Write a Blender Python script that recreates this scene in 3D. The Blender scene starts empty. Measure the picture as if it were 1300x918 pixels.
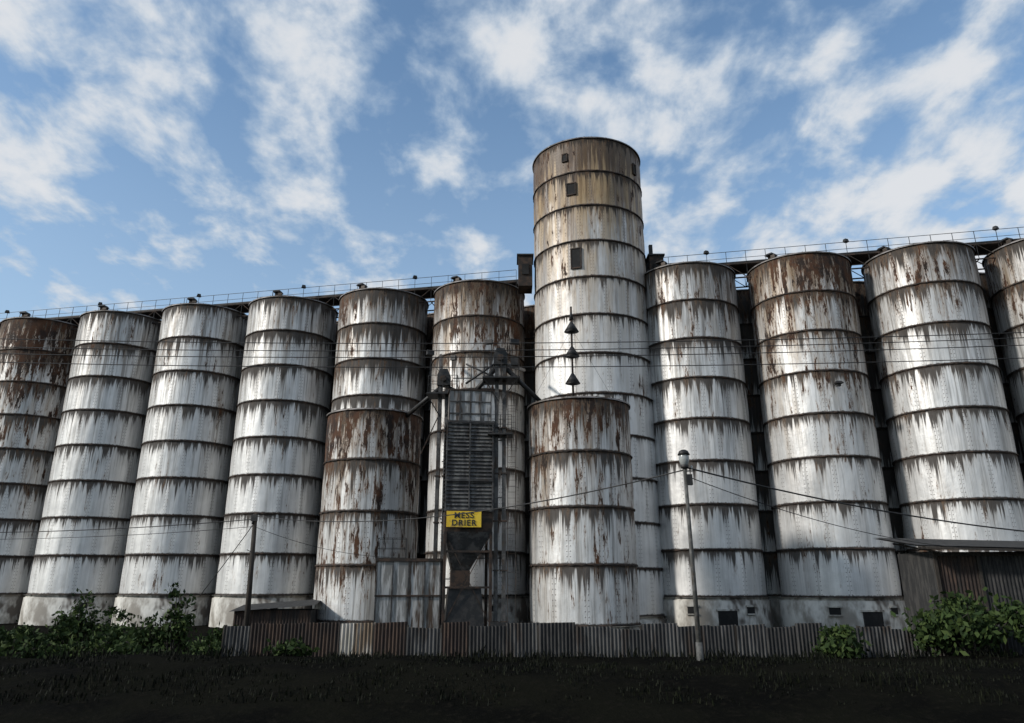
import bpy, math, random
from mathutils import Vector, Matrix, noise as mnoise
random.seed(7)
scene=bpy.context.scene
COL=scene.collection
scene.view_settings.view_transform='Standard'
scene.view_settings.look='None'
scene.view_settings.exposure=0

# ---------------------------------------------------------------- node helper
class NT:
    def __init__(s,nt): s.nt=nt; nt.nodes.clear()
    def n(s,t,**k):
        nd=s.nt.nodes.new(t)
        for a,b in k.items(): setattr(nd,a,b)
        return nd
    def link(s,a,b): s.nt.links.new(a,b)
    def put(s,sock,v):
        if isinstance(v,bpy.types.NodeSocket): s.link(v,sock)
        elif v is not None:
            try: sock.default_value=v
            except Exception: sock.default_value=(v[0],v[1],v[2],1.0)
    def m(s,op,a,b=None,c=None,clamp=False):
        nd=s.n('ShaderNodeMath',operation=op,use_clamp=clamp)
        s.put(nd.inputs[0],a)
        if b is not None: s.put(nd.inputs[1],b)
        if c is not None: s.put(nd.inputs[2],c)
        return nd.outputs[0]
    def comb(s,x,y,z):
        nd=s.n('ShaderNodeCombineXYZ')
        s.put(nd.inputs[0],x);s.put(nd.inputs[1],y);s.put(nd.inputs[2],z)
        return nd.outputs[0]
    def sep(s,v):
        nd=s.n('ShaderNodeSeparateXYZ'); s.link(v,nd.inputs[0]); return nd.outputs
    def noise(s,vec,scale=1,detail=3,rough=.5,dist=0):
        nd=s.n('ShaderNodeTexNoise')
        s.link(vec,nd.inputs['Vector'])
        nd.inputs['Scale'].default_value=scale;nd.inputs['Detail'].default_value=detail
        nd.inputs['Roughness'].default_value=rough;nd.inputs['Distortion'].default_value=dist
        return nd.outputs['Fac']
    def ss(s,x,a,b):
        nd=s.n('ShaderNodeMapRange',interpolation_type='SMOOTHSTEP')
        s.put(nd.inputs[0],x); nd.inputs[1].default_value=a; nd.inputs[2].default_value=b
        return nd.outputs[0]
    def mix(s,f,a,b,bt='MIX'):
        nd=s.n('ShaderNodeMix',data_type='RGBA',blend_type=bt)
        s.put(nd.inputs[0],f)
        for i,v in ((6,a),(7,b)):
            if isinstance(v,bpy.types.NodeSocket): s.link(v,nd.inputs[i])
            else: nd.inputs[i].default_value=(v[0],v[1],v[2],1)
        return nd.outputs[2]
    def bsdf(s,col,rough=.6,metal=0,normal=None,spec=.5):
        b=s.n('ShaderNodeBsdfPrincipled'); o=s.n('ShaderNodeOutputMaterial')
        s.put(b.inputs['Base Color'],col); s.put(b.inputs['Roughness'],rough); s.put(b.inputs['Metallic'],metal)
        s.put(b.inputs['Specular IOR Level'],spec)
        if normal is not None: s.link(normal,b.inputs['Normal'])
        s.link(b.outputs[0],o.inputs[0]); return b
    def bump(s,h,strength=.3,dist=.05):
        nd=s.n('ShaderNodeBump'); s.link(h,nd.inputs['Height'])
        nd.inputs['Strength'].default_value=strength; nd.inputs['Distance'].default_value=dist
        return nd.outputs[0]

def newmat(name):
    m=bpy.data.materials.new(name); m.use_nodes=True
    return m,NT(m.node_tree)

# ---------------------------------------------------------------- materials
def mat_shell():
    m,t=newmat('streaked_galvanised_steel')
    uv=t.n('ShaderNodeUVMap').outputs[0]
    u,v,_=t.sep(uv)
    oi=t.n('ShaderNodeObjectInfo')
    rnd=t.m('MULTIPLY',oi.outputs['Random'],137.0)
    cs=t.n('ShaderNodeSeparateColor'); t.link(oi.outputs['Color'],cs.inputs[0])
    rust,grime_and_shade,ochre=cs.outputs[0],cs.outputs[1],cs.outputs[2]
    u2=t.m('ADD',u,rnd)
    idx=t.m('FLOOR',v); fr=t.m('SUBTRACT',v,idx)
    idz=t.m('ADD',t.m('MULTIPLY',idx,5.37),rnd)
    top=t.m('SUBTRACT',1.0,t.m('MULTIPLY',v,.105),clamp=True)
    top2=t.m('MULTIPLY',top,top)
    pu=t.m('ADD',t.m('DIVIDE',u,1.62),t.m('MULTIPLY',t.m('MODULO',idx,2.0),.5))
    pid=t.m('FLOOR',pu); pf=t.m('SUBTRACT',pu,pid)
    wn=t.n('ShaderNodeTexWhiteNoise',noise_dimensions='3D'); t.link(t.comb(pid,idx,rnd),wn.inputs['Vector'])
    tone=t.m('MULTIPLY_ADD',wn.outputs['Value'],.11,.56)
    blot=t.noise(t.comb(u2,t.m('MULTIPLY',v,2.0),idz),1.3,4,.62)
    tone=t.m('ADD',tone,t.m('MULTIPLY',t.m('SUBTRACT',blot,.5),.26))
    soft=t.noise(t.comb(t.m('MULTIPLY',u2,2.6),t.m('MULTIPLY',v,.35),rnd),1.0,3,.6)
    tone=t.m('ADD',tone,t.m('MULTIPLY',t.m('SUBTRACT',soft,.5),.42))
    tone=t.m('MULTIPLY',tone,t.m('SUBTRACT',1.06,t.m('MULTIPLY',top,.16)))
    col=t.mix(1.0,(1.0,.99,.965),t.comb(tone,tone,tone),'MULTIPLY')
    # long soft grey grime, vertically smeared, heavier to the top
    lg=t.noise(t.comb(t.m('MULTIPLY',u2,4.2),t.m('MULTIPLY',v,.30),t.m('ADD',rnd,4)),1.0,4,.72)
    lgm=t.m('MULTIPLY',t.ss(t.m('ADD',lg,t.m('MULTIPLY',top,.08)),.53,.70),t.m('MULTIPLY_ADD',top,.66,.08),clamp=True)
    col=t.mix(lgm,col,(.098,.085,.070))
    # ochre stain streaks
    st=t.noise(t.comb(t.m('MULTIPLY',u2,1.1),t.m('MULTIPLY',v,.45),t.m('ADD',rnd,9)),1.0,4,.65)
    oa=t.m('ADD',t.m('MULTIPLY',ochre,.17),t.m('MULTIPLY',t.m('MULTIPLY',top2,top2),t.m('MULTIPLY',ochre,.20)))
    om=t.m('MULTIPLY',t.ss(t.m('ADD',st,oa),.54,.78),t.m('MULTIPLY',top2,t.m('ADD',.2,t.m('MULTIPLY',ochre,1.1))),clamp=True)
    col=t.mix(t.m('MULTIPLY',om,.85),col,t.mix(t.ss(soft,.42,.62),(.34,.215,.080),(.12,.068,.030)))
    # dark brown crown on stained towers
    cr=t.m('MULTIPLY',t.m('MULTIPLY',t.ss(v,2.8,.2),t.ss(t.m('ADD',lg,t.m('MULTIPLY',t.ss(v,1.4,.2),.14)),.45,.58)),ochre,clamp=True)
    col=t.mix(t.m('MULTIPLY',cr,.85),col,(.058,.033,.018))
    # drips below each seam
    d1=t.noise(t.comb(t.m('MULTIPLY',u2,3.4),t.m('MULTIPLY',v,.22),idz),1.0,4,.76)
    reach=t.m('ADD',t.m('MULTIPLY_ADD',grime_and_shade,.34,-.07),t.m('MULTIPLY',top,.10))
    dl=t.m('SUBTRACT',t.m('ADD',d1,reach),t.m('MULTIPLY_ADD',t.m('POWER',fr,.55),.46,.50))
    halo=t.ss(dl,-.04,.20)
    core=t.ss(dl,.06,.135)
    col=t.mix(t.m('MULTIPLY',halo,.46),col,(.15,.115,.082))
    col=t.mix(t.m('MULTIPLY',core,.88),col,(.027,.021,.017))
    d2=t.noise(t.comb(t.m('MULTIPLY',u2,10.0),t.m('MULTIPLY',v,.5),idz),1.0,3,.7)
    f2=t.m('MULTIPLY',t.ss(d2,.54,.67),t.m('MULTIPLY',t.m('SUBTRACT',1.08,fr),t.m('MULTIPLY_ADD',top,.85,.12)),clamp=True)
    col=t.mix(t.m('MULTIPLY',f2,.78),col,(.045,.036,.028))
    e=t.noise(t.comb(t.m('MULTIPLY',u2,5.0),idz,0.0),1.0,3,.7)
    ed=t.m('MINIMUM',fr,t.m('MULTIPLY',t.m('SUBTRACT',1.0,fr),1.8))
    em=t.ss(t.m('SUBTRACT',t.m('MULTIPLY',e,.12),ed),-.015,.03)
    col=t.mix(t.m('MULTIPLY',em,.9),col,(.034,.024,.018))
    # rust blotches
    r1=t.noise(t.comb(t.m('MULTIPLY',u2,3.2),t.m('MULTIPLY',v,1.5),rnd),1.0,5,.74)
    r2=t.noise(t.comb(t.m('MULTIPLY',u2,.35),t.m('MULTIPLY',v,.5),t.m('ADD',rnd,31)),1.0,2,.5)
    rr=t.m('ADD',r1,t.m('MULTIPLY',t.m('SUBTRACT',r2,.5),.38))
    rr=t.m('ADD',rr,t.m('MULTIPLY',rust,t.m('MULTIPLY',top2,.20)))
    rm=t.ss(rr,.68,.715)
    rh=t.ss(rr,.60,.71)
    col=t.mix(t.m('MULTIPLY',rh,.5),col,(.19,.115,.062))
    rc=t.mix(t.ss(blot,.36,.64),(.018,.011,.008),(.078,.034,.016))
    col=t.mix(rm,col,rc)
    # vertical seam and rivets
    sd=t.m('MULTIPLY',t.m('ABSOLUTE',t.m('SUBTRACT',pf,.5)),1.62)
    seam=t.m('SUBTRACT',1.0,t.ss(sd,.006,.022))
    col=t.mix(t.m('MULTIPLY',seam,.45),col,(.10,.085,.075))
    rv=t.m('FRACT',t.m('MULTIPLY',fr,11.0))
    rd=t.m('SQRT',t.m('ADD',t.m('POWER',t.m('SUBTRACT',sd,.085),2.0),t.m('POWER',t.m('MULTIPLY',t.m('SUBTRACT',rv,.5),.24),2.0)))
    dot=t.m('SUBTRACT',1.0,t.ss(rd,.022,.040))
    col=t.mix(t.m('MULTIPLY',dot,.65),col,(.08,.065,.055))
    dirt=t.m('MAXIMUM',rm,core)
    rough=t.m('ADD',t.m('MULTIPLY_ADD',dirt,.35,.43),t.m('MULTIPLY',blot,.14))
    metal=t.m('MULTIPLY_ADD',t.m('MAXIMUM',t.m('MAXIMUM',dirt,om),halo),-.42,.42,clamp=True)
    h=t.m('ADD',t.m('MULTIPLY',blot,.8),t.m('ADD',t.m('MULTIPLY',seam,.12),t.m('ADD',t.m('MULTIPLY',dot,.18),t.m('MULTIPLY',rm,.12))))
    t.bsdf(col,rough,metal,t.bump(h,.45,.10),.35)
    return m

def mat_simple(name,c1,c2,scale=2,rough=.7,metal=0,stretch=(1,1,1),c3=None,thr=(.45,.6),bump=.2):
    m,t=newmat(name)
    tc=t.n('ShaderNodeTexCoord').outputs['Object']
    mp=t.n('ShaderNodeMapping'); t.link(tc,mp.inputs[0]); mp.inputs['Scale'].default_value=stretch
    a=t.noise(mp.outputs[0],scale,4,.65)
    col=t.mix(t.ss(a,*thr),c1,c2)
    if c3:
        b=t.noise(mp.outputs[0],scale*.37+.1,4,.7)
        col=t.mix(t.ss(b,.52,.62),col,c3)
    t.bsdf(col,rough,metal,t.bump(a,bump,.03) if bump else None)
    return m

SHELL=mat_shell()
RUST=mat_simple('dark_rusted_iron',(.020,.015,.012),(.055,.033,.022),3,.85,.1,bump=0)
ROOF=mat_simple('weathered_roof_steel',(.10,.09,.08),(.22,.20,.19),1.2,.6,.3,c3=(.05,.03,.02))
STEEL=mat_simple('grimy_steel',(.04,.04,.04),(.10,.095,.09),2.2,.6,.4,c3=(.04,.028,.02))
DARK=mat_simple('dark_painted_steel',(.012,.012,.012),(.03,.027,.025),3,.6,.2,bump=0)
LIGHTMETAL=mat_simple('pale_streaked_sheet',(.18,.175,.165),(.42,.41,.395),1.5,.55,.3,(3,3,.35),c3=(.075,.05,.034))
LOUVRE=mat_simple('drier_louvre_metal',(.06,.057,.055),(.135,.13,.12),1.6,.55,.3,(2,2,.6),c3=(.045,.036,.03))
CONC=mat_simple('stained_concrete',(.22,.20,.17),(.56,.54,.49),.7,.9,0,(1,1,.6),c3=(.09,.075,.062),thr=(.38,.6),bump=.4)
HOLE=mat_simple('dark_opening',(.006,.006,.006),(.012,.012,.012),2,.9,bump=0)
WOOD=mat_simple('creosoted_timber',(.02,.016,.012),(.045,.036,.028),3,.85,0,(6,6,.5))
YEL=mat_simple('yellow_sign_paint',(.72,.46,.02),(.80,.55,.04),2,.5,0,c3=(.45,.28,.05))
BLACK=mat_simple('black_lettering',(.012,.012,.012),(.02,.02,.02),2,.5,bump=0)
F1=mat_simple('fence_sheet_grey',(.026,.026,.026),(.080,.078,.075),1.2,.75,.2,(3,3,.5),c3=(.03,.022,.017))
F2=mat_simple('fence_sheet_rust',(.022,.014,.011),(.052,.031,.021),1.5,.85,.1,(3,3,.6),c3=(.018,.014,.012))
F3=mat_simple('fence_sheet_pale',(.26,.24,.20),(.42,.395,.36),1.2,.7,.1,(3,3,.4),c3=(.14,.10,.065))
F4=mat_simple('fence_sheet_dark',(.014,.014,.014),(.038,.036,.034),1.5,.8,.1,(3,3,.6))
GLASS,t_=newmat('lamp_globe'); t_.bsdf((.30,.31,.30),.15)
GREYPOLE=mat_simple('lamp_post_paint',(.045,.045,.04),(.10,.097,.09),3,.7,.1,c3=(.04,.03,.02))

def mat_leaf(name,c1,c2,c3):
    m,t=newmat(name)
    g=t.n('ShaderNodeNewGeometry')
    cr=t.n('ShaderNodeValToRGB'); t.link(g.outputs['Random Per Island'],cr.inputs[0])
    cr.color_ramp.elements[0].color=(*c1,1); cr.color_ramp.elements[1].color=(*c3,1)
    e=cr.color_ramp.elements.new(.5); e.color=(*c2,1)
    t.bsdf(cr.outputs[0],.7,0,None,.12)
    return m
LEAF=mat_leaf('shrub_leaves',(.012,.022,.007),(.024,.042,.012),(.050,.072,.020))
WEED=mat_leaf('weed_blades',(.002,.003,.0015),(.005,.006,.003),(.010,.012,.005))  # blade colours near black, foreground shade put into them
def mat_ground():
    m,t=newmat('shade_darkened_soil_and_turf')
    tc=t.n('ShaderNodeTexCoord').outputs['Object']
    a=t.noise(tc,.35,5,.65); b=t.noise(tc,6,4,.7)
    c=t.mix(t.ss(a,.4,.6),(.003,.003,.0025),(.006,.006,.004))  # near-black soil colours carry the foreground shade
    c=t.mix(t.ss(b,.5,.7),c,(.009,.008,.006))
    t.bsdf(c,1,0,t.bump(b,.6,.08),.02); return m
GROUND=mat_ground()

# ---------------------------------------------------------------- mesh builder
class MB:
    def __init__(s): s.v=[];s.f=[];s.mi=[];s.mats=[];s.sm=[]
    def mid(s,m):
        if m not in s.mats: s.mats.append(m)
        return s.mats.index(m)
    def face(s,pts,m,smooth=False):
        b=len(s.v); s.v+= [tuple(p) for p in pts]; s.f.append(tuple(range(b,b+len(pts)))); s.mi.append(s.mid(m)); s.sm.append(smooth)
    def box(s,c,d,m,rz=0,top=None):
        hx,hy,hz=d[0]/2,d[1]/2,d[2]/2
        tx,ty=(top if top else (1,1))
        b=len(s.v); R=Matrix.Rotation(rz,3,'Z'); C=Vector(c)
        for z in (-1,1):
            sx,sy=(tx,ty) if z>0 else (1,1)
            for x,y in ((-1,-1),(1,-1),(1,1),(-1,1)):
                s.v.append(tuple(C+R@Vector((x*hx*sx,y*hy*sy,z*hz))))
        for f in ((0,3,2,1),(4,5,6,7),(0,1,5,4),(1,2,6,5),(2,3,7,6),(3,0,4,7)):
            s.f.append(tuple(b+i for i in f)); s.mi.append(s.mid(m)); s.sm.append(False)
    def tube(s,p0,p1,r0,m,r1=None,seg=10,caps=True):
        p0=Vector(p0);p1=Vector(p1); r1=r0 if r1 is None else r1
        d=(p1-p0).normalized(); a=d.orthogonal().normalized(); c=d.cross(a)
        b=len(s.v)
        for p,r in ((p0,r0),(p1,r1)):
            for i in range(seg):
                t=2*math.pi*i/seg; s.v.append(tuple(p+a*math.cos(t)*r+c*math.sin(t)*r))
        for i in range(seg):
            j=(i+1)%seg; s.f.append((b+i,b+j,b+seg+j,b+seg+i)); s.mi.append(s.mid(m)); s.sm.append(seg>4)
        if caps:
            s.f.append(tuple(b+i for i in range(seg))[::-1]); s.mi.append(s.mid(m)); s.sm.append(False)
            s.f.append(tuple(b+seg+i for i in range(seg))); s.mi.append(s.mid(m)); s.sm.append(False)
    def beam(s,p0,p1,w,m): s.tube(p0,p1,w*.7,m,seg=4)
    def lathe(s,prof,m,seg=32,c=(0,0,0),jit=0):
        b=len(s.v)
        for k,(r,z) in enumerate(prof):
            for i in range(seg):
                t=2*math.pi*i/seg; s.v.append((c[0]+r*math.cos(t),c[1]+r*math.sin(t),c[2]+z))
        for k in range(len(prof)-1):
            for i in range(seg):
                j=(i+1)%seg; s.f.append((b+k*seg+i,b+k*seg+j,b+(k+1)*seg+j,b+(k+1)*seg+i)); s.mi.append(s.mid(m)); s.sm.append(True)
    def mesh(s,name):
        me=bpy.data.meshes.new(name); me.from_pydata(s.v,[],s.f)
        for m in s.mats: me.materials.append(m)
        me.polygons.foreach_set('material_index',s.mi); me.polygons.foreach_set('use_smooth',s.sm)
        me.update(); return me
    def obj(s,name,parent=None,loc=None):
        o=bpy.data.objects.new(name,s.mesh(name)); COL.objects.link(o)
        if parent: o.parent=parent
        if loc: o.location=loc
        return o
def empty(name,loc=(0,0,0),rz=0):
    e=bpy.data.objects.new(name,None); e.location=loc; e.rotation_euler=(0,0,rz); COL.objects.link(e); e.empty_display_size=.5
    return e
def addobj(name,me,parent,loc=(0,0,0),color=None,rz=0):
    o=bpy.data.objects.new(name,me); COL.objects.link(o); o.parent=parent; o.location=loc; o.rotation_euler=(0,0,rz)
    if color: o.color=color
    return o

# ---------------------------------------------------------------- silo parts
def shell_mesh(name,R,z0,z1,n,seg=128):
    h=(z1-z0)/n; sub=4
    vs=[];fs=[];uvs=[]
    rows=n*sub+1
    for k in range(rows):
        z=z1-h*k/sub
        f=(k%sub)/sub
        r=R+.022*math.sin(math.pi*f)
        for i in range(seg+1):
            a=2*math.pi*i/seg
            rr=r+.010*math.sin(a*13+k*.3)+.008*math.sin(a*29+k)
            if i==seg: rr=r+.010*math.sin(k*.3)+.008*math.sin(k)
            vs.append((rr*math.cos(a),rr*math.sin(a),z)); uvs.append((a*R,k/sub))
    me=bpy.data.meshes.new(name)
    for k in range(rows-1):
        for i in range(seg):
            a=k*(seg+1)+i
            fs.append((a,a+seg+1,a+seg+2,a+1))
    me.from_pydata(vs,[],fs); ul=me.uv_layers.new(name='UVMap')
    for p in me.polygons:
        p.use_smooth=True
        for li in p.loop_indices:
            ul.data[li].uv=uvs[me.loops[li].vertex_index]
    me.materials.append(SHELL); return me
def rings_mesh(name,R,z0,z1,n,seg=128,top=True):
    b=MB(); h=(z1-z0)/n
    rg=random.Random(int(R*100))
    for k in range(0 if top else 1,n+1):
        z=z1-h*k
        base=len(b.v)
        for i in range(seg):
            a=2*math.pi*i/seg
            o=R+.070+rg.uniform(-.018,.018); w=.028+rg.uniform(-.008,.026); dz=rg.uniform(-.020,.010)
            for r,zz in ((R-.01,z+w),(o,z+w*.8+dz),(o,z-w+dz),(R-.01,z-w*1.2)):
                b.v.append((r*math.cos(a),r*math.sin(a),zz))
        for i in range(seg):
            j=(i+1)%seg
            for q in range(3):
                b.f.append((base+i*4+q,base+i*4+q+1,base+j*4+q+1,base+j*4+q)); b.mi.append(b.mid(RUST)); b.sm.append(False)
    return b.mesh(name)
def roof_mesh(name,R,z,rise):
    b=MB()
    b.lathe([(R+.10,z-.05),(R+.10,z+.03),(R*.55,z+rise*.5),(.6,z+rise),(.6,z+rise+.1),(.01,z+rise+.2)],ROOF,64)
    for i in range(24):
        a=2*math.pi*i/24; c,s=math.cos(a),math.sin(a)
        b.beam((c*(R+.08),s*(R+.08),z+.05),(c*.6,s*.6,z+rise+.04),.035,RUST)
    return b.mesh(name)
def base_mesh(name,R,z,wins=()):
    b=MB()
    b.lathe([(R+.22,-.3),(R+.20,z-.22),(R+.10,z-.20),(R+.09,z-.045)],CONC,48)
    b.lathe([(R+.26,z-.05),(R+.26,z-.052),(0.1,z-.05)],CONC,48)
    for a,w,h,zz in wins:
        t=math.radians(a); c,s=math.cos(t),math.sin(t); rr=R+.21
        b.box((c*rr,s*rr,zz),(.10,w,h),HOLE,t)
        b.box((c*(rr+.02),s*(rr+.02),zz+h/2+.05),(.16,w+.2,.09),CONC,t)
        b.box((c*(rr+.02),s*(rr+.02),zz-h/2-.04),(.16,w+.14,.07),CONC,t)
    return b.mesh(name)
def vent_mesh():
    b=MB()
    b.box((0,0,.18),(.42,.42,.36),RUST); b.box((0,-.12,.42),(.6,.7,.14),DARK,0,(.7,.7))
    b.box((.25,-.3,.2),(.3,.12,.25),STEEL)
    b.beam((-.5,0,-.1),(-.5,0,.5),.025,RUST)
    return b.mesh('roof_hatch')

RS=3.36; ZB=2.05; ZT=23.35
me_shell=shell_mesh('silo_shell',RS,ZB,ZT,8)
me_rings=rings_mesh('silo_rings',RS,ZB,ZT,8)
me_roof=roof_mesh('silo_roof',RS,ZT,.30)
me_baseL=base_mesh('silo_base',RS,ZB,((-62,.5,.35,1.3),))
me_baseR=base_mesh('silo_base',RS,ZB,((-116,.6,.38,1.3),(-84,1.1,1.35,.6),(-60,.5,.35,1.3)))
me_baseN=base_mesh('silo_base',RS,ZB)
me_vent=vent_mesh()
def silo(x,y,color,rz,back=False):
    e=empty('grain_silo',(x,y,0))
    addobj('steel_shell',me_shell,e,color=color,rz=rz)
    addobj('seam_rings',me_rings,e,rz=rz)
    addobj('cone_roof',me_roof,e)
    if not back:
        va=math.atan2(-y,-x)
        addobj('concrete_base',me_baseL if x<0 else me_baseR,e,rz=random.uniform(-.15,.15))
        for da in (-.55,):
            a=va+da+random.uniform(-.12,.12)
            addobj('roof_hatch',me_vent,e,(math.cos(a)*2.9,math.sin(a)*2.9,ZT+.06),rz=a+math.pi/2)
    else:
        addobj('concrete_base',me_baseN,e)
    return e
cols={-6:(1.15,1.0,.5,1),-5:(.25,.84,.1,1),-4:(.30,.82,.1,1),-3:(.25,.88,.1,1),-2:(.60,1.05,.25,1),-1:(.95,.98,.5,1),
      1:(.45,.90,.2,1),2:(1.12,.82,.55,1),3:(.45,.86,.3,1),4:(.60,.95,.3,1)}
def rowpos(i):
    x=5.0+7.47*i; return x,53.27-.216*x
for i in range(-9,7):
    if i==0: continue
    x,y=rowpos(i)
    silo(x,y,cols.get(i,(.4,.9,.2,1)),random.uniform(0,6.28))
for i in range(-9,6):
    x,y=rowpos(i+.5)
    n=Vector((.216,1)).normalized()
    silo(x+n.x*6.1,y+n.y*6.1,(.8,1.6,.2,1),random.uniform(0,6.28),True)  # rear row: raised second channel paints shade into the gaps between silos

# ---------------------------------------------------------------- elevator tower
TX,TY,TR,TT=5.65,51.0,4.0,32.9
tw=empty('elevator_tower',(TX,TY,0))
nT=12; z0T=TT-2.66*nT
addobj('steel_shell',shell_mesh('tower_shell',TR,z0T,TT,nT,144),tw,color=(.62,.72,1.15,1),rz=.6)
addobj('seam_rings',rings_mesh('tower_rings',TR,z0T,TT,nT,144),tw)
addobj('roof',roof_mesh('tower_roof',TR,TT,.3),tw)
addobj('concrete_base',base_mesh('tower_base',TR,z0T),tw)
b=MB()
def onshell(b,a,z,w,h,R,m=HOLE,frame=True):
    t=math.radians(a);c,s=math.cos(t),math.sin(t)
    b.box((c*(R+.03),s*(R+.03),z),(.12,w,h),m,t)
    if frame:
        for dz in (-1,1): b.box((c*(R+.05),s*(R+.05),z+dz*(h/2+.04)),(.16,w+.16,.08),RUST,t)
        for dw in (-1,1): b.box((c*(R+.05)-s*dw*(w/2+.04),s*(R+.05)+c*dw*(w/2+.04),z),(.15,.07,h),RUST,t)
onshell(b,-118,31.5,.26,.5,TR); onshell(b,-112,28.9,.56,.80,TR); onshell(b,-109,23.6,.60,1.35,TR)
onshell(b,-38,31.2,.26,.7,TR)
b.obj('windows',tw)
b=MB()
b.tube((-.2,-1.2,TT+.2),(-.2,-1.2,TT+1.9),.03,DARK,seg=6)
for sx in (-1,1):
    b.box((sx*4.70,-.2,23.9),(1.0,1.6,2.3),RUST); b.box((sx*4.70,-.2,25.12),(1.2,1.8,.12),DARK)
    b.box((sx*4.70,-1.05,24.0),(.5,.08,.8),HOLE)
b.box((4.4,-.6,25.6),(.25,.25,.9),DARK)
for dx in (-.22,.22):
    b.tube((4.12,.9+dx,3),(4.12,.9+dx,TT),.03,RUST,seg=5)
b.obj('head_boxes_and_ladder',tw)

# ---------------------------------------------------------------- roof gallery (conveyor catwalk)
g=empty('conveyor_gallery')
b=MB()
def gallery(i0,i1,b):
    p0=Vector((*rowpos(i0),0)); p1=Vector((*rowpos(i1),0)); L=(p1-p0).length; d=(p1-p0)/L; n=Vector((-d.y,d.x,0))
    if n.y>0:n=-n
    def P(s,o,z): q=p0+d*s+n*o; return (q.x,q.y,z)
    for o in (.95,-.95):
        for z,w in ((22.9,.08),(23.95,.08),(24.4,.026),(24.9,.03)): b.beam(P(0,o,z),P(L,o,z),w,RUST if z<24.1 else DARK)
    N=int(L/1.3); st=L/N
    for k in range(N+1):
        for o in (.95,-.95):
            b.beam(P(k*st,o,22.9),P(k*st,o,24.9),.03,DARK)
            if k<N:
                if k%2: b.beam(P(k*st,o,22.9),P((k+1)*st,o,23.95),.045,RUST)
                else: b.beam(P(k*st,o,23.95),P((k+1)*st,o,22.9),.045,RUST)
        b.beam(P(k*st,.95,22.9),P(k*st,-.95,22.9),.05,RUST)
        if k%7==3:
            b.box(P(k*st,1.0,24.98),(.34,.28,.22),DARK,.4,(.7,.7))
    m=(p0+p1)/2; ang=math.atan2(d.y,d.x)
    b.box((m.x,m.y,23.95),(L,1.7,.05),RUST,ang)
    b.box((m.x,m.y,24.2),(L,.6,.4),DARK,ang)
gallery(-9.4,-.60,b); gallery(.68,6.4,b)
b.obj('truss_and_railing',g)

# ---------------------------------------------------------------- front tanks
def tank(x,y,R,ztop,zb,n,color,rz):
    e=empty('storage_tank',(x,y,0))
    addobj('steel_shell',shell_mesh('tank_shell',R,zb,ztop,n,112),e,color=color,rz=rz)
    addobj('seam_rings',rings_mesh('tank_rings',R,zb,ztop,n,112),e)
    addobj('cone_roof',roof_mesh('tank_roof',R,ztop,.35),e)
    addobj('concrete_base',base_mesh('tank_base',R,zb),e)
    return e
t1=tank(-8.2,44.9,2.75,12.15,.9,4,(1.28,.84,.3,1),2.2)
t2=tank(3.66,41.0,2.72,11.9,.9,4,(.98,.86,.3,1),.5)

# cone stack vent mast on the nearer tank
b=MB()
b.tube((0,0,12.2),(0,0,17.7),.06,RUST,seg=8)
for z in (13.2,14.75,16.2):
    b.tube((0,0,z),(0,0,z+.62),.42,DARK,.05,16); b.tube((0,0,z-.10),(0,0,z),.10,DARK,.42,16)
b.tube((0,0,16.9),(0,0,17.5),.14,DARK,.03,12)
b.beam((.18,0,12.2),(.18,0,17.2),.02,RUST)
for k in range(17): b.beam((0,0,12.5+k*.27),(.18,0,12.5+k*.27),.012,RUST)
b.beam((0,0,16.4),(2.2,-.6,12.0),.012,DARK); b.beam((0,0,16.4),(-2.3,-.4,12.0),.012,DARK)
b.obj('vent_mast',None,(3.35,40.6,0))

# ---------------------------------------------------------------- grain drier
dr=empty('grain_drier',(-2.35,40.6,0),math.radians(8))
b=MB()
W,D=2.4,2.2
b.box((0,0,11.65),(W*.92,D*.92,1.8),LIGHTMETAL)
b.box((0,0,12.58),(W*.98,D*.98,.08),RUST)
for k in range(5): b.box((-W*.46+W*.92*k/4,-D*.46-.03,11.65),(.05,.06,1.7),STEEL)
b.box((0,-D*.46-.03,11.3),(W*.92,.05,.07),STEEL); b.box((0,-D*.46-.03,11.95),(W*.92,.05,.05),STEEL)
b.box((0,0,8.55),(W-.1,D-.1,4.7),LOUVRE)
nl=24
for k in range(nl):
    z=6.3+k*4.55/nl
    for sgn in (-1,1):
        b.face([(-W/2,sgn*(D/2-.04),z+.20),(W/2,sgn*(D/2-.04),z+.20),(W/2,sgn*(D/2+.05),z+.05),(-W/2,sgn*(D/2+.05),z+.05)],LOUVRE)
        b.face([(sgn*(W/2-.04),-D/2,z+.20),(sgn*(W/2-.04),D/2,z+.20),(sgn*(W/2+.05),D/2,z+.05),(sgn*(W/2+.05),-D/2,z+.05)],LOUVRE)
for x in (-1,0,1):
    b.box((x*(W/2),-D/2-.06,8.6),(.07,.09,4.65),STEEL)
for zz in (6.3,7.8,9.35,10.85): b.box((0,-D/2-.08,zz),(W+.1,.07,.09),STEEL)
for y in (-1,1):
    b.box((W/2+.06,y*D/2*.95,8.6),(.09,.09,4.65),STEEL)
b.obj('louvred_column',dr)
b=MB()
b.box((0,0,5.75),(W,D,1.0),RUST)
def frustum(b,z1,w1,d1,z0,w0,d0,m,cx0=0):
    t=[(-w1/2,-d1/2,z1),(w1/2,-d1/2,z1),(w1/2,d1/2,z1),(-w1/2,d1/2,z1)]
    q=[(cx0-w0/2,-d0/2,z0),(cx0+w0/2,-d0/2,z0),(cx0+w0/2,d0/2,z0),(cx0-w0/2,d0/2,z0)]
    for i in range(4):
        j=(i+1)%4; b.face([q[i],q[j],t[j],t[i]],m)
frustum(b,5.25,W,D,3.4,.9,.9,STEEL,-.3)
b.box((-.3,0,3.0),(.95,.95,.8),RUST)
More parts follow.
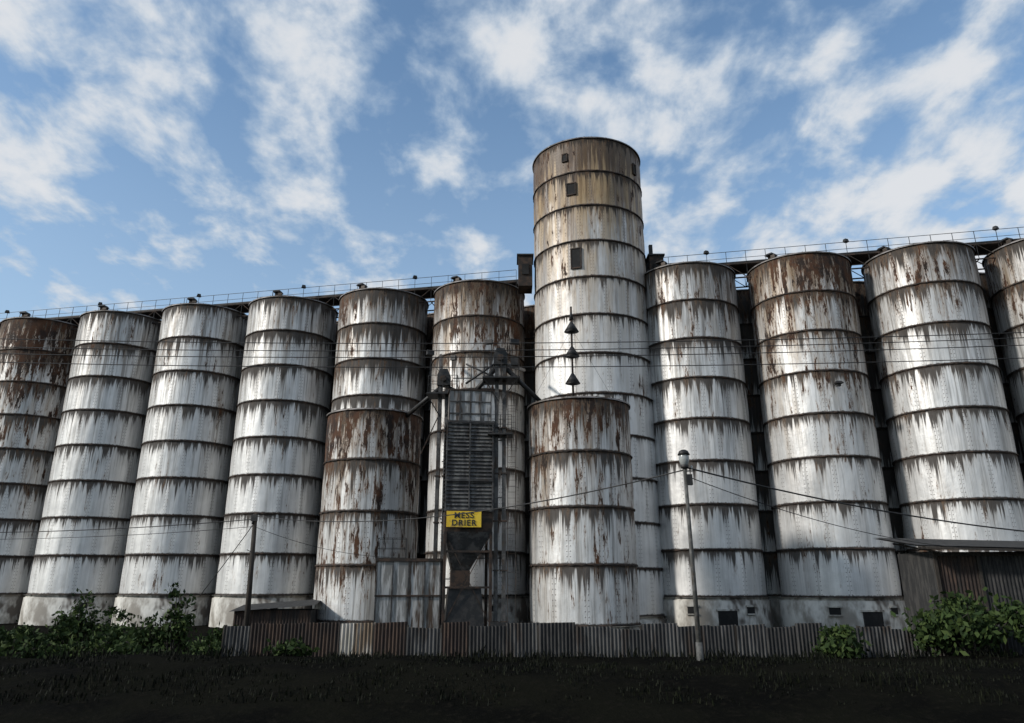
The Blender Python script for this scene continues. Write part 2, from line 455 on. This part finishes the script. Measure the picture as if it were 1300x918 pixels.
b.box((-.1,-.3,1.4),(2.0,1.6,2.3),DARK,0,(.8,.8))
for x in (-1,1):
    for y in (-1,1):
        b.box((x*(W/2-.05),y*(D/2-.05),2.6),(.14,.14,5.3),RUST)
for x0,x1 in ((-1,1),(1,-1)):
    b.beam((x0*1.08,-1.06,1.0),(x1*1.08,-1.06,5.0),.04,RUST)
for z in (2.6,4.3): b.box((0,-1.06,z),(2.2,.09,.10),RUST)
b.obj('hopper_and_frame',dr)
b=MB(); b.box((0,0,0),(1.75,.05,.78),YEL)
b.box((0,.02,0),(1.83,.04,.86),RUST)
b.obj('sign_plate',dr,(-.25,-1.30,5.85))
for txt,z in (('MESS',5.90),('DRIER',5.54)):
    cu=bpy.data.curves.new('sign_text','FONT'); cu.body=txt; cu.size=.40; cu.align_x='CENTER'; cu.extrude=.006; cu.offset=.008
    cu.space_character=1.2
    o=bpy.data.objects.new('tmp',cu); COL.objects.link(o)
    dg=bpy.context.evaluated_depsgraph_get(); me=bpy.data.meshes.new_from_object(o.evaluated_get(dg))
    bpy.data.objects.remove(o); me.materials.clear(); me.materials.append(BLACK)
    o=addobj('sign_lettering',me,dr,(-.25,-1.337,z)); o.rotation_euler=(math.pi/2,0,0)

# bucket elevators
def rail(b,x0,x1,y0,y1,z,m=DARK):
    for q in (.5,1.0):
        for a,c in (((x0,y0),(x1,y0)),((x1,y0),(x1,y1)),((x0,y1),(x1,y1)),((x0,y0),(x0,y1))):
            b.beam((*a,z+q),(*c,z+q),.025,m)
    for x in (x0,(x0+x1)/2,x1):
        for y in (y0,y1): b.beam((x,y,z),(x,y,z+1),.03,m)
    b.box(((x0+x1)/2,(y0+y1)/2,z),(x1-x0+.1,y1-y0+.1,.08),m)
def elevator(x,y,ztop,gap,w):
    e=empty('bucket_elevator',(x,y,0)); b=MB()
    for s in (-1,1):
        b.box((s*gap/2,0,ztop/2+.3),(w,.42,ztop-.6),STEEL)
        for k in range(int(ztop/2.4)): b.box((s*gap/2,0,1+k*2.4),(w+.1,.5,.07),RUST)
    b.box((0,0,.5),(gap+w+.3,.7,1.0),DARK)
    zc=ztop
    b.box((0,0,zc+.25),(gap+w+.15,.62,.6),DARK,0,(1,1))
    b.box((0,0,zc+.72),(gap+w+.15,.62,.34),DARK,0,(.55,.9))
    b.tube((0,-.5,zc+.3),(0,.5,zc+.3),.17,RUST,seg=14)
    b.obj('trunk_and_head',e)
    return e
e1=elevator(-.62,40.0,14.1,.40,.20)
b=MB(); rail(b,-.9,1.0,-.8,.7,13.2); rail(b,-.6,.6,-.6,.5,10.2)
b.box((.75,-.2,14.2),(.4,.4,.4),DARK); b.beam((.6,-.6,13.2),(.6,-.6,15.2),.03,DARK); b.box((.75,-.7,15.2),(.5,.2,.26),DARK,.4)
b.beam((-.5,-.6,13.2),(-.5,-.6,15.2),.03,DARK); b.box((-.62,-.65,15.2),(.36,.2,.24),DARK,-.3)
b.tube((.3,0,13.9),(2.2,.4,12.1),.13,DARK); b.tube((-.3,.1,13.9),(-1.6,.5,12.5),.13,DARK)
b.tube((.2,.2,14.2),(1.4,8,16.0),.11,STEEL)
b.beam((.9,-.8,13.2),(.1,-.3,12.0),.05,DARK); b.beam((-.9,-.8,13.2),(-.1,-.3,12.0),.05,DARK)
b.tube((-1.9,.2,13.1),(.2,.2,14.6),.06,DARK,seg=6); b.tube((-1.9,.2,14.2),(.2,.2,13.2),.05,DARK,seg=6)
for x in (-2.4,-1.6,-.9): b.beam((x,.2,12.4),(x,.2,14.0),.04,DARK)
b.beam((-2.6,.2,13.4),(.2,.2,13.4),.05,DARK)
for z in (4,7,10): b.beam((-1.2,.4,z),(.2,.2,z),.05,DARK)
b.obj('head_platform_and_spouts',e1)
e2=elevator(-3.78,41.0,13.2,.38,.18)
b=MB(); rail(b,-.8,.8,-.7,.6,12.6)
b.tube((-.25,0,13.0),(-2.4,2.3,11.9),.13,DARK); b.tube((.2,0,13.1),(1.3,-.1,12.5),.13,DARK)
b.tube((-.2,.2,13.2),(-1.1,9,17.6),.11,STEEL)
b.beam((-.7,-.6,12.6),(-.7,-.6,14.9),.03,DARK); b.box((-.75,-.65,14.9),(.4,.22,.26),DARK,.5)
b.beam((.5,-.6,12.6),(.5,-.6,14.6),.03,DARK); b.box((.55,-.6,14.6),(.3,.2,.24),DARK,-.5)
b.beam((-.7,-.6,14.4),(.5,-.6,13.0),.025,DARK)
b.beam((-.9,-.7,12.6),(-.15,-.2,11.4),.05,DARK); b.beam((.9,-.7,12.6),(.15,-.2,11.4),.05,DARK)
b.beam((-1.2,.5,9.5),(-.2,0,11.6),.05,RUST); 
for z in (3,6,9): b.beam((0,.1,z),(.6,.1,z),.05,DARK)
b.obj('head_platform_and_spouts',e2)
b=MB()
for dx in (-.2,.2): b.beam((dx,0,0),(dx,0,13.3),.03,RUST)
for k in range(44): b.beam((-.2,0,.3+k*.3),(.2,0,.3+k*.3),.014,RUST)
for k in range(11):
    z=2.4+k*1.0
    pts=[(math.cos(math.radians(a))*.34,-.05-abs(math.sin(math.radians(a)))*.55,z) for a in range(180,361,30)]
    for p,q in zip(pts,pts[1:]): b.beam(p,q,.012,RUST)
b.obj('caged_ladder',None,(-.02,39.4,0))

# rectangular steel bin beside the drier
b=MB()
b.box((0,0,2.25),(3.2,2.4,3.3),LIGHTMETAL)
for x in (-1.6,-.8,0,.8,1.6): b.box((x,-1.23,2.25),(.06,.07,3.3),STEEL)
for z in (.62,2.2,3.88): b.box((0,-1.25,z),(3.3,.09,.08),RUST)
b.box((0,0,3.95),(3.35,2.55,.09),RUST)
for x in (-1.4,1.4):
    for y in (-1,1): b.box((x,y,.3),(.16,.16,.7),RUST)
rail(b,-1.6,-.2,-1.2,0,3.99)
b.obj('steel_feed_bin',None,(-5.35,41.6,0)).rotation_euler=(0,0,math.radians(6))

b=MB(); b.box((0,0,0),(.5,.5,.15),DARK,0,(.6,.6)); b.beam((0,0,0),(0,.8,-.1),.04,DARK); b.box((0,0,-.15),(.22,.22,.18),DARK)
b.obj('wall_floodlight',None,(19.9,45.0,14.4))

# ---------------------------------------------------------------- tin shed on the right
sh=empty('tin_shed',(21.4,35.2,0),math.radians(-7))
def corr(b,x0,x1,y,z0,z1,m,pitch=.15,amp=.02,axis='x',tilt=0):
    n=int((x1-x0)/pitch*6); 
    for k in range(n):
        a=x0+(x1-x0)*k/n; c=x0+(x1-x0)*(k+1)/n
        ya=y+amp*math.sin(2*math.pi*a/pitch); yc=y+amp*math.sin(2*math.pi*c/pitch)
        if axis=='x': b.face([(a,ya,z0),(c,yc,z0),(c,yc+tilt,z1),(a,ya+tilt,z1)],m,True)
        else: b.face([(ya,a,z0),(yc,c,z0),(yc,c,z1),(ya,a,z1)],m,True)
b=MB()
corr(b,-3.3,-1.6,-2.0,0,4.0,F2); corr(b,-1.6,.4,-2.02,0,4.0,F4); corr(b,1.3,4.0,-2.0,0,3.9,F2); corr(b,.4,1.3,-2.0,2.2,3.95,F1)
corr(b,-2,2.2,-3.3,0,4.1,F4,axis='y'); corr(b,-2,2.2,4.0,0,4.0,F2,axis='y'); corr(b,-3.3,4.0,2.2,0,4.2,F4)
for x in (-3.3,-1.6,.4,1.3,4.0): b.box((x,-2.06,2),(.12,.1,4.0),WOOD)
b.box((.35,-2.07,3.95),(7.4,.1,.14),WOOD)
b.obj('corrugated_walls',sh)
b=MB()
for k in range(90):
    a=-4.2+9.0*k/90; c=-4.2+9.0*(k+1)/90
    za=.03*math.sin(a*2*math.pi/.2)-.03*(a+4.2); zc=.03*math.sin(c*2*math.pi/.2)-.03*(c+4.2)
    b.face([(a,-2.9,4.30+za),(c,-2.9,4.30+zc),(c,2.7,4.9+zc),(a,2.7,4.9+za)],F4)
    b.face([(a,-2.9,4.25+za),(a,2.7,4.85+za),(c,2.7,4.85+zc),(c,-2.9,4.25+zc)],F4)
b.beam((-4.2,-2.9,4.2),(4.8,-2.9,3.93),.09,WOOD)
for x in (-3.3,0,4): b.beam((x,-2.8,4.0),(x,2.6,4.6),.06,WOOD)
b.obj('lean_to_roof',sh)
b=MB(); b.box((.85,-1.9,1.1),(.85,.06,2.2),WOOD); b.obj('door',sh)

sh2=empty('tin_shed',(-12.2,42.2,0),math.radians(5))
b=MB(); corr(b,-1.9,1.9,-1.2,0,1.5,F2); corr(b,-1.2,1.2,-1.9,0,1.5,F4,axis='y'); corr(b,-1.2,1.2,1.9,0,1.5,F4,axis='y'); corr(b,-1.9,1.9,1.2,0,1.5,F4)
b.face([(-2.1,-1.5,1.45),(2.1,-1.5,1.75),(2.1,1.5,2.0),(-2.1,1.5,1.7)],F4); b.obj('walls_and_roof',sh2)

# ---------------------------------------------------------------- corrugated fence
b=MB(); rg=random.Random(3); x=-8.7; k=0
while x<24:
    w=rg.uniform(.75,1.15); h=1.56+rg.uniform(-.12,.12); y=24.4-.03*x
    m=rg.choice([F1,F1,F1,F2,F4,F4])
    if -5.7<x<-4.4: m=F3;h=1.64
    lean=rg.uniform(-.06,.06); sl=rg.uniform(-.05,.05); z0=rg.uniform(0,.05)
    n=int(w/.02)
    for q in range(n):
        a=x+w*q/n; c=x+w*(q+1)/n
        fa=y+.022*math.sin(a*2*math.pi/.11); fc=y+.022*math.sin(c*2*math.pi/.11)
        b.face([(a,fa,z0),(c,fc,z0),(c,fc+lean,h+sl*(q+1)/n),(a,fa+lean,h+sl*q/n)],m,True)
    b.box((x,y+.10,.8),(.09,.09,1.6),WOOD)
    x+=w*.985; k+=1
for z in (.5,1.25): b.beam((-8.7,24.80,z),(24,23.8,z),.05,WOOD)
b.obj('corrugated_fence')

# ---------------------------------------------------------------- ground with an added low earth bank, a dark band before the fence
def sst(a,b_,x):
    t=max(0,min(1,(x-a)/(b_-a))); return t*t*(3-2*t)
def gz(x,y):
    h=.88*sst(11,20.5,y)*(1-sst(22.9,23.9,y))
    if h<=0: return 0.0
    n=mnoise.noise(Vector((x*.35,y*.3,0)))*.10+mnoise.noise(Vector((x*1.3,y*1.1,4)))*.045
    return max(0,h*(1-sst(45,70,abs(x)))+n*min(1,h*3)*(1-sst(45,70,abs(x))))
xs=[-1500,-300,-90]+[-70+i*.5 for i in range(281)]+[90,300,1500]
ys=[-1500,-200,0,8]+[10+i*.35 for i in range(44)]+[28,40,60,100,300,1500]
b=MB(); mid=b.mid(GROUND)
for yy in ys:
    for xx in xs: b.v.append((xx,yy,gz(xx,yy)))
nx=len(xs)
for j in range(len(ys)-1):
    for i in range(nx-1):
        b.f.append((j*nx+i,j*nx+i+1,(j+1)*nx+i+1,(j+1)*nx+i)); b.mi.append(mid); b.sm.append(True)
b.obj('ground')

# ---------------------------------------------------------------- poles & wires
LX,LY=5.02,22.0
b=MB()
b.tube((0,0,0),(0,0,6.0),.075,GREYPOLE,.045,14)
b.tube((0,0,0),(0,0,1.3),.10,GREYPOLE,.09,14)
b.lathe([(.0,6.42),(.08,6.41),(.125,6.34),(.15,6.24),(.14,6.12),(.10,6.02),(.05,5.98)],GLASS,20)
b.lathe([(.0,6.47),(.06,6.46),(.13,6.42),(.18,6.31),(.165,6.31),(.0,6.40)],DARK,20)
b.lathe([(.0,5.92),(.11,5.93),(.12,6.02),(.09,6.03)],DARK,16)
b.beam((-.02,0,5.85),(.28,0,5.85),.03,DARK); b.box((.1,-.02,5.6),(.16,.14,.3),DARK)
b.tube((.2,0,5.9),(.2,0,6.0),.03,GLASS,seg=8)
lp=b.obj('street_lamp',None,(LX,LY,0)); lp.rotation_euler=(0,math.radians(-.5),0)

def upole(x,y,h,lean=0,arm=True):
    b=MB(); b.tube((0,0,0),(lean,0,h),.14,WOOD,.10,12)
    if arm:
        b.box((lean*.95,-.1,h-.25),(1.6,.1,.12),WOOD)
        for dx in (-.7,0,.7): b.tube((lean+dx,-.1,h-.2),(lean+dx,-.1,h),.04,GLASS,seg=8)
    else:
        b.box((lean,-.12,h-.2),(.3,.12,.3),DARK); b.tube((lean-.05,-.15,h-.5),(lean-.05,-.15,h-.35),.05,DARK,seg=8)
        b.beam((lean*.7,-.1,h*.7),(lean*.7-.25,-.1,h*.72),.03,DARK)
    return b.obj('utility_pole',None,(x,y,0))
upole(-12.35,38,6.0,-.15,False)
upole(-34,32,13.4); upole(34,30.5,13.4)
def wire(p0,p1,sag,r=.018,n=28,name='overhead_cable'):
    cu=bpy.data.curves.new(name,'CURVE'); cu.dimensions='3D'; cu.bevel_depth=r; cu.bevel_resolution=1
    sp=cu.splines.new('POLY'); sp.points.add(n)
    for i in range(n+1):
        t=i/n; p=Vector(p0).lerp(Vector(p1),t); p.z-=sag*4*t*(1-t); sp.points[i].co=(*p,1)
    cu.materials.append(DARK)
    o=bpy.data.objects.new(name,cu); COL.objects.link(o)
for q,z0,z1,sg in ((-.7,12.7,12.8,.8),(0,13.0,13.2,.85),(.7,13.35,13.4,.8),(.2,12.3,12.2,.75)):
    wire((-34+q,31.9,z0),(34+q,30.4,z1),sg,.019)
wire((-12.5,38,5.9),(LX,LY,5.9),.75,.02)
wire((-40,40,5.6),(-12.5,38,5.75),.5,.022)
wire((-40,40,5.3),(-12.5,38,5.4),.5,.014)
wire((LX,LY,5.95),(30,30,4.6),.9,.024)
wire((LX,LY,5.7),(22,33,4.2),.7,.012)
wire((-12.5,38,5.6),(-15.5,40,2.2),.05,.02)
wire((-12.5,38,5.4),(-6.5,42,4.1),.3,.012)

# ---------------------------------------------------------------- vegetation
def leafquad(b,p,s,rg,m,el=1.7):
    d=Vector((rg.gauss(0,1),rg.gauss(0,1),rg.gauss(0,.6))).normalized(); u=d.orthogonal().normalized()
    q=Matrix.Rotation(rg.uniform(0,6.28),3,d)@u; w=d.cross(q)
    b.face([p-q*s*el*.5,p+w*s*.42,p+q*s*el*.5,p-w*s*.42],m)
def shrub(name,x,y,h,w,seed,n=2600,leaf=.10,dens=16):
    rg=random.Random(seed); b=MB()
    cl=[]
    for k in range(dens):
        a=rg.uniform(0,6.28); r=w*.5*math.sqrt(rg.random())*1.0; zt=h*(1-.45*(r/(w*.5))**2)*rg.uniform(.5,1.05)
        top=Vector((r*math.cos(a),r*math.sin(a),zt)); mid=top*.5+Vector((rg.uniform(-.1,.1),rg.uniform(-.1,.1),.1))
        b.tube((mid.x*.1,mid.y*.1,0),mid,.035,WOOD,.022,5,False); b.tube(mid,top,.022,WOOD,.008,5,False)
        for j in range(rg.randint(3,5)):
            f=rg.uniform(.35,1.0); base=mid.lerp(top,f)
            c=base+Vector((rg.gauss(0,.16*w*.5),rg.gauss(0,.16*w*.5),rg.gauss(0,.10*h*.5)))
            b.tube(base,c,.012,WOOD,.005,4,False); cl.append((c,rg.uniform(.12,.30)*min(w,h)*.45))
    for k in range(n):
        c,r=rg.choice(cl)
        p=c+Vector((rg.gauss(0,r),rg.gauss(0,r),rg.gauss(0,r*.8)))
        if p.z<.03: p.z=.05+rg.random()*.2
        leafquad(b,p,leaf*rg.uniform(.6,1.4),rg,LEAF)
    return b.obj(name,None,(x,y,gz(x,y)*.8))
for (x,y,h,w,n) in ((-21.0,29,4.0,1.5,1700),(-19.4,29,1.6,2.4,1700),(-17.6,29,1.4,2.2,1500),(-15.2,28.6,2.5,1.5,1500),(-13.9,28.4,2.0,1.3,1200),(-12.4,28,1.5,2.0,1500),(-11.3,27.5,2.7,1.1,1200),(-10.0,26.6,1.5,1.8,1400),
                    (-17.0,26.5,1.4,2.4,1500),(-13.2,26,1.4,2.6,1600),(-9.2,24.8,1.3,1.3,900),(-15.2,25.2,1.3,2.2,1300),(-11.2,25,1.25,2.0,1200),(-19.5,26,1.4,2.4,1400),
                    (12.9,22.9,2.15,2.5,3600),(9.3,23.2,1.25,1.4,1000),(-6.2,23.0,.7,1.0,500),(14.9,22.6,1.1,1.6,1300)):
    shrub('shrub',x,y,h,w,int(x*17+500),n,.10 if x<0 else .12)
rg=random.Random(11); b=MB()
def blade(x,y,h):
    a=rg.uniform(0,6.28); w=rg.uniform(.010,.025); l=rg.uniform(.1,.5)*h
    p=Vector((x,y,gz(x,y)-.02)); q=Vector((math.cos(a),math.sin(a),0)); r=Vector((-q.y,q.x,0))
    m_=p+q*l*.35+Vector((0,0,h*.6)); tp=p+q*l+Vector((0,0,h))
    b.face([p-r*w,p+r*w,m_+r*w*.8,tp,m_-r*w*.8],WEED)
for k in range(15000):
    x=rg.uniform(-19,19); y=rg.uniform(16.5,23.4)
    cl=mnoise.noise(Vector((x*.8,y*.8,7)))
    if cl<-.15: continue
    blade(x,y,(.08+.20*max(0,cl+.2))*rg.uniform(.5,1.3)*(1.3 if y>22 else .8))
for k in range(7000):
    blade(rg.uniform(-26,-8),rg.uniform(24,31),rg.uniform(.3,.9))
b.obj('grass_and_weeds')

# ---------------------------------------------------------------- light
SAZ=68; AZ=math.radians(SAZ); EL=math.radians(28)
d=Vector((-math.sin(AZ)*math.cos(EL),-math.cos(AZ)*math.cos(EL),math.sin(EL)))
sun=bpy.data.lights.new('sun','SUN'); sun.energy=3.4; sun.angle=math.radians(5); sun.color=(1,.955,.89)
so=bpy.data.objects.new('sun',sun); so.rotation_euler=d.to_track_quat('Z','Y').to_euler(); so.location=(0,0,60); COL.objects.link(so)

w=bpy.data.worlds.new('World'); scene.world=w; w.use_nodes=True
t=NT(w.node_tree)
sky=t.n('ShaderNodeTexSky',sky_type='NISHITA'); sky.sun_disc=False; sky.sun_elevation=EL; sky.sun_rotation=math.radians(180+SAZ)
sky.air_density=1.0; sky.dust_density=.6; sky.ozone_density=1.5
tc=t.n('ShaderNodeTexCoord').outputs['Generated']
x,y,z=t.sep(tc)
zz=t.m('ADD',t.m('MAXIMUM',z,0.0),.20)
px=t.m('DIVIDE',x,zz); py=t.m('DIVIDE',y,zz)
P=t.comb(px,t.m('MULTIPLY',py,.7),5.3)
big=t.noise(P,1.3,2,.5,.2)
P2=t.comb(t.m('MULTIPLY',px,2.0),t.m('MULTIPLY',py,1.5),3.7)
puff=t.noise(P2,3.6,6,.56,.15)
P4=t.comb(t.m('MULTIPLY',px,3.0),t.m('MULTIPLY',py,1.0),1.7)
wisp=t.noise(P4,1.8,4,.6,.4)
cov=t.m('ADD',t.m('MULTIPLY',big,.36),t.m('ADD',t.m('MULTIPLY',puff,.72),t.m('MULTIPLY',wisp,.22)))
cov=t.m('ADD',cov,t.m('ADD',t.m('MULTIPLY',px,.02),t.m('MULTIPLY',t.m('ABSOLUTE',px),.02)))
mask=t.ss(cov,.565,.745)
mask=t.m('MULTIPLY',mask,.95)
hz=t.m('MULTIPLY',t.m('SUBTRACT',1.0,t.ss(z,.10,.65)),.50)
mask=t.m('MAXIMUM',mask,hz)
cc=t.mix(t.ss(cov,.62,.80),(5.4,6.7,8.2),(8.9,9.1,9.4))
skc=t.mix(1.0,sky.outputs[0],(1.95,2.15,2.15),'MULTIPLY')
col=t.mix(mask,skc,cc)
bg=t.n('ShaderNodeBackground'); t.link(col,bg.inputs[0]); bg.inputs[1].default_value=.085
o=t.n('ShaderNodeOutputWorld'); t.link(bg.outputs[0],o.inputs[0])

# ---------------------------------------------------------------- camera
cam=bpy.data.cameras.new('camera'); co=bpy.data.objects.new('camera',cam); COL.objects.link(co)
co.location=(0,0,2.8); co.rotation_euler=(math.radians(90+18.7),0,0)
cam.sensor_width=36; cam.lens=26.7; cam.shift_y=-.0346; cam.clip_end=5000; cam.clip_start=.1
scene.camera=co
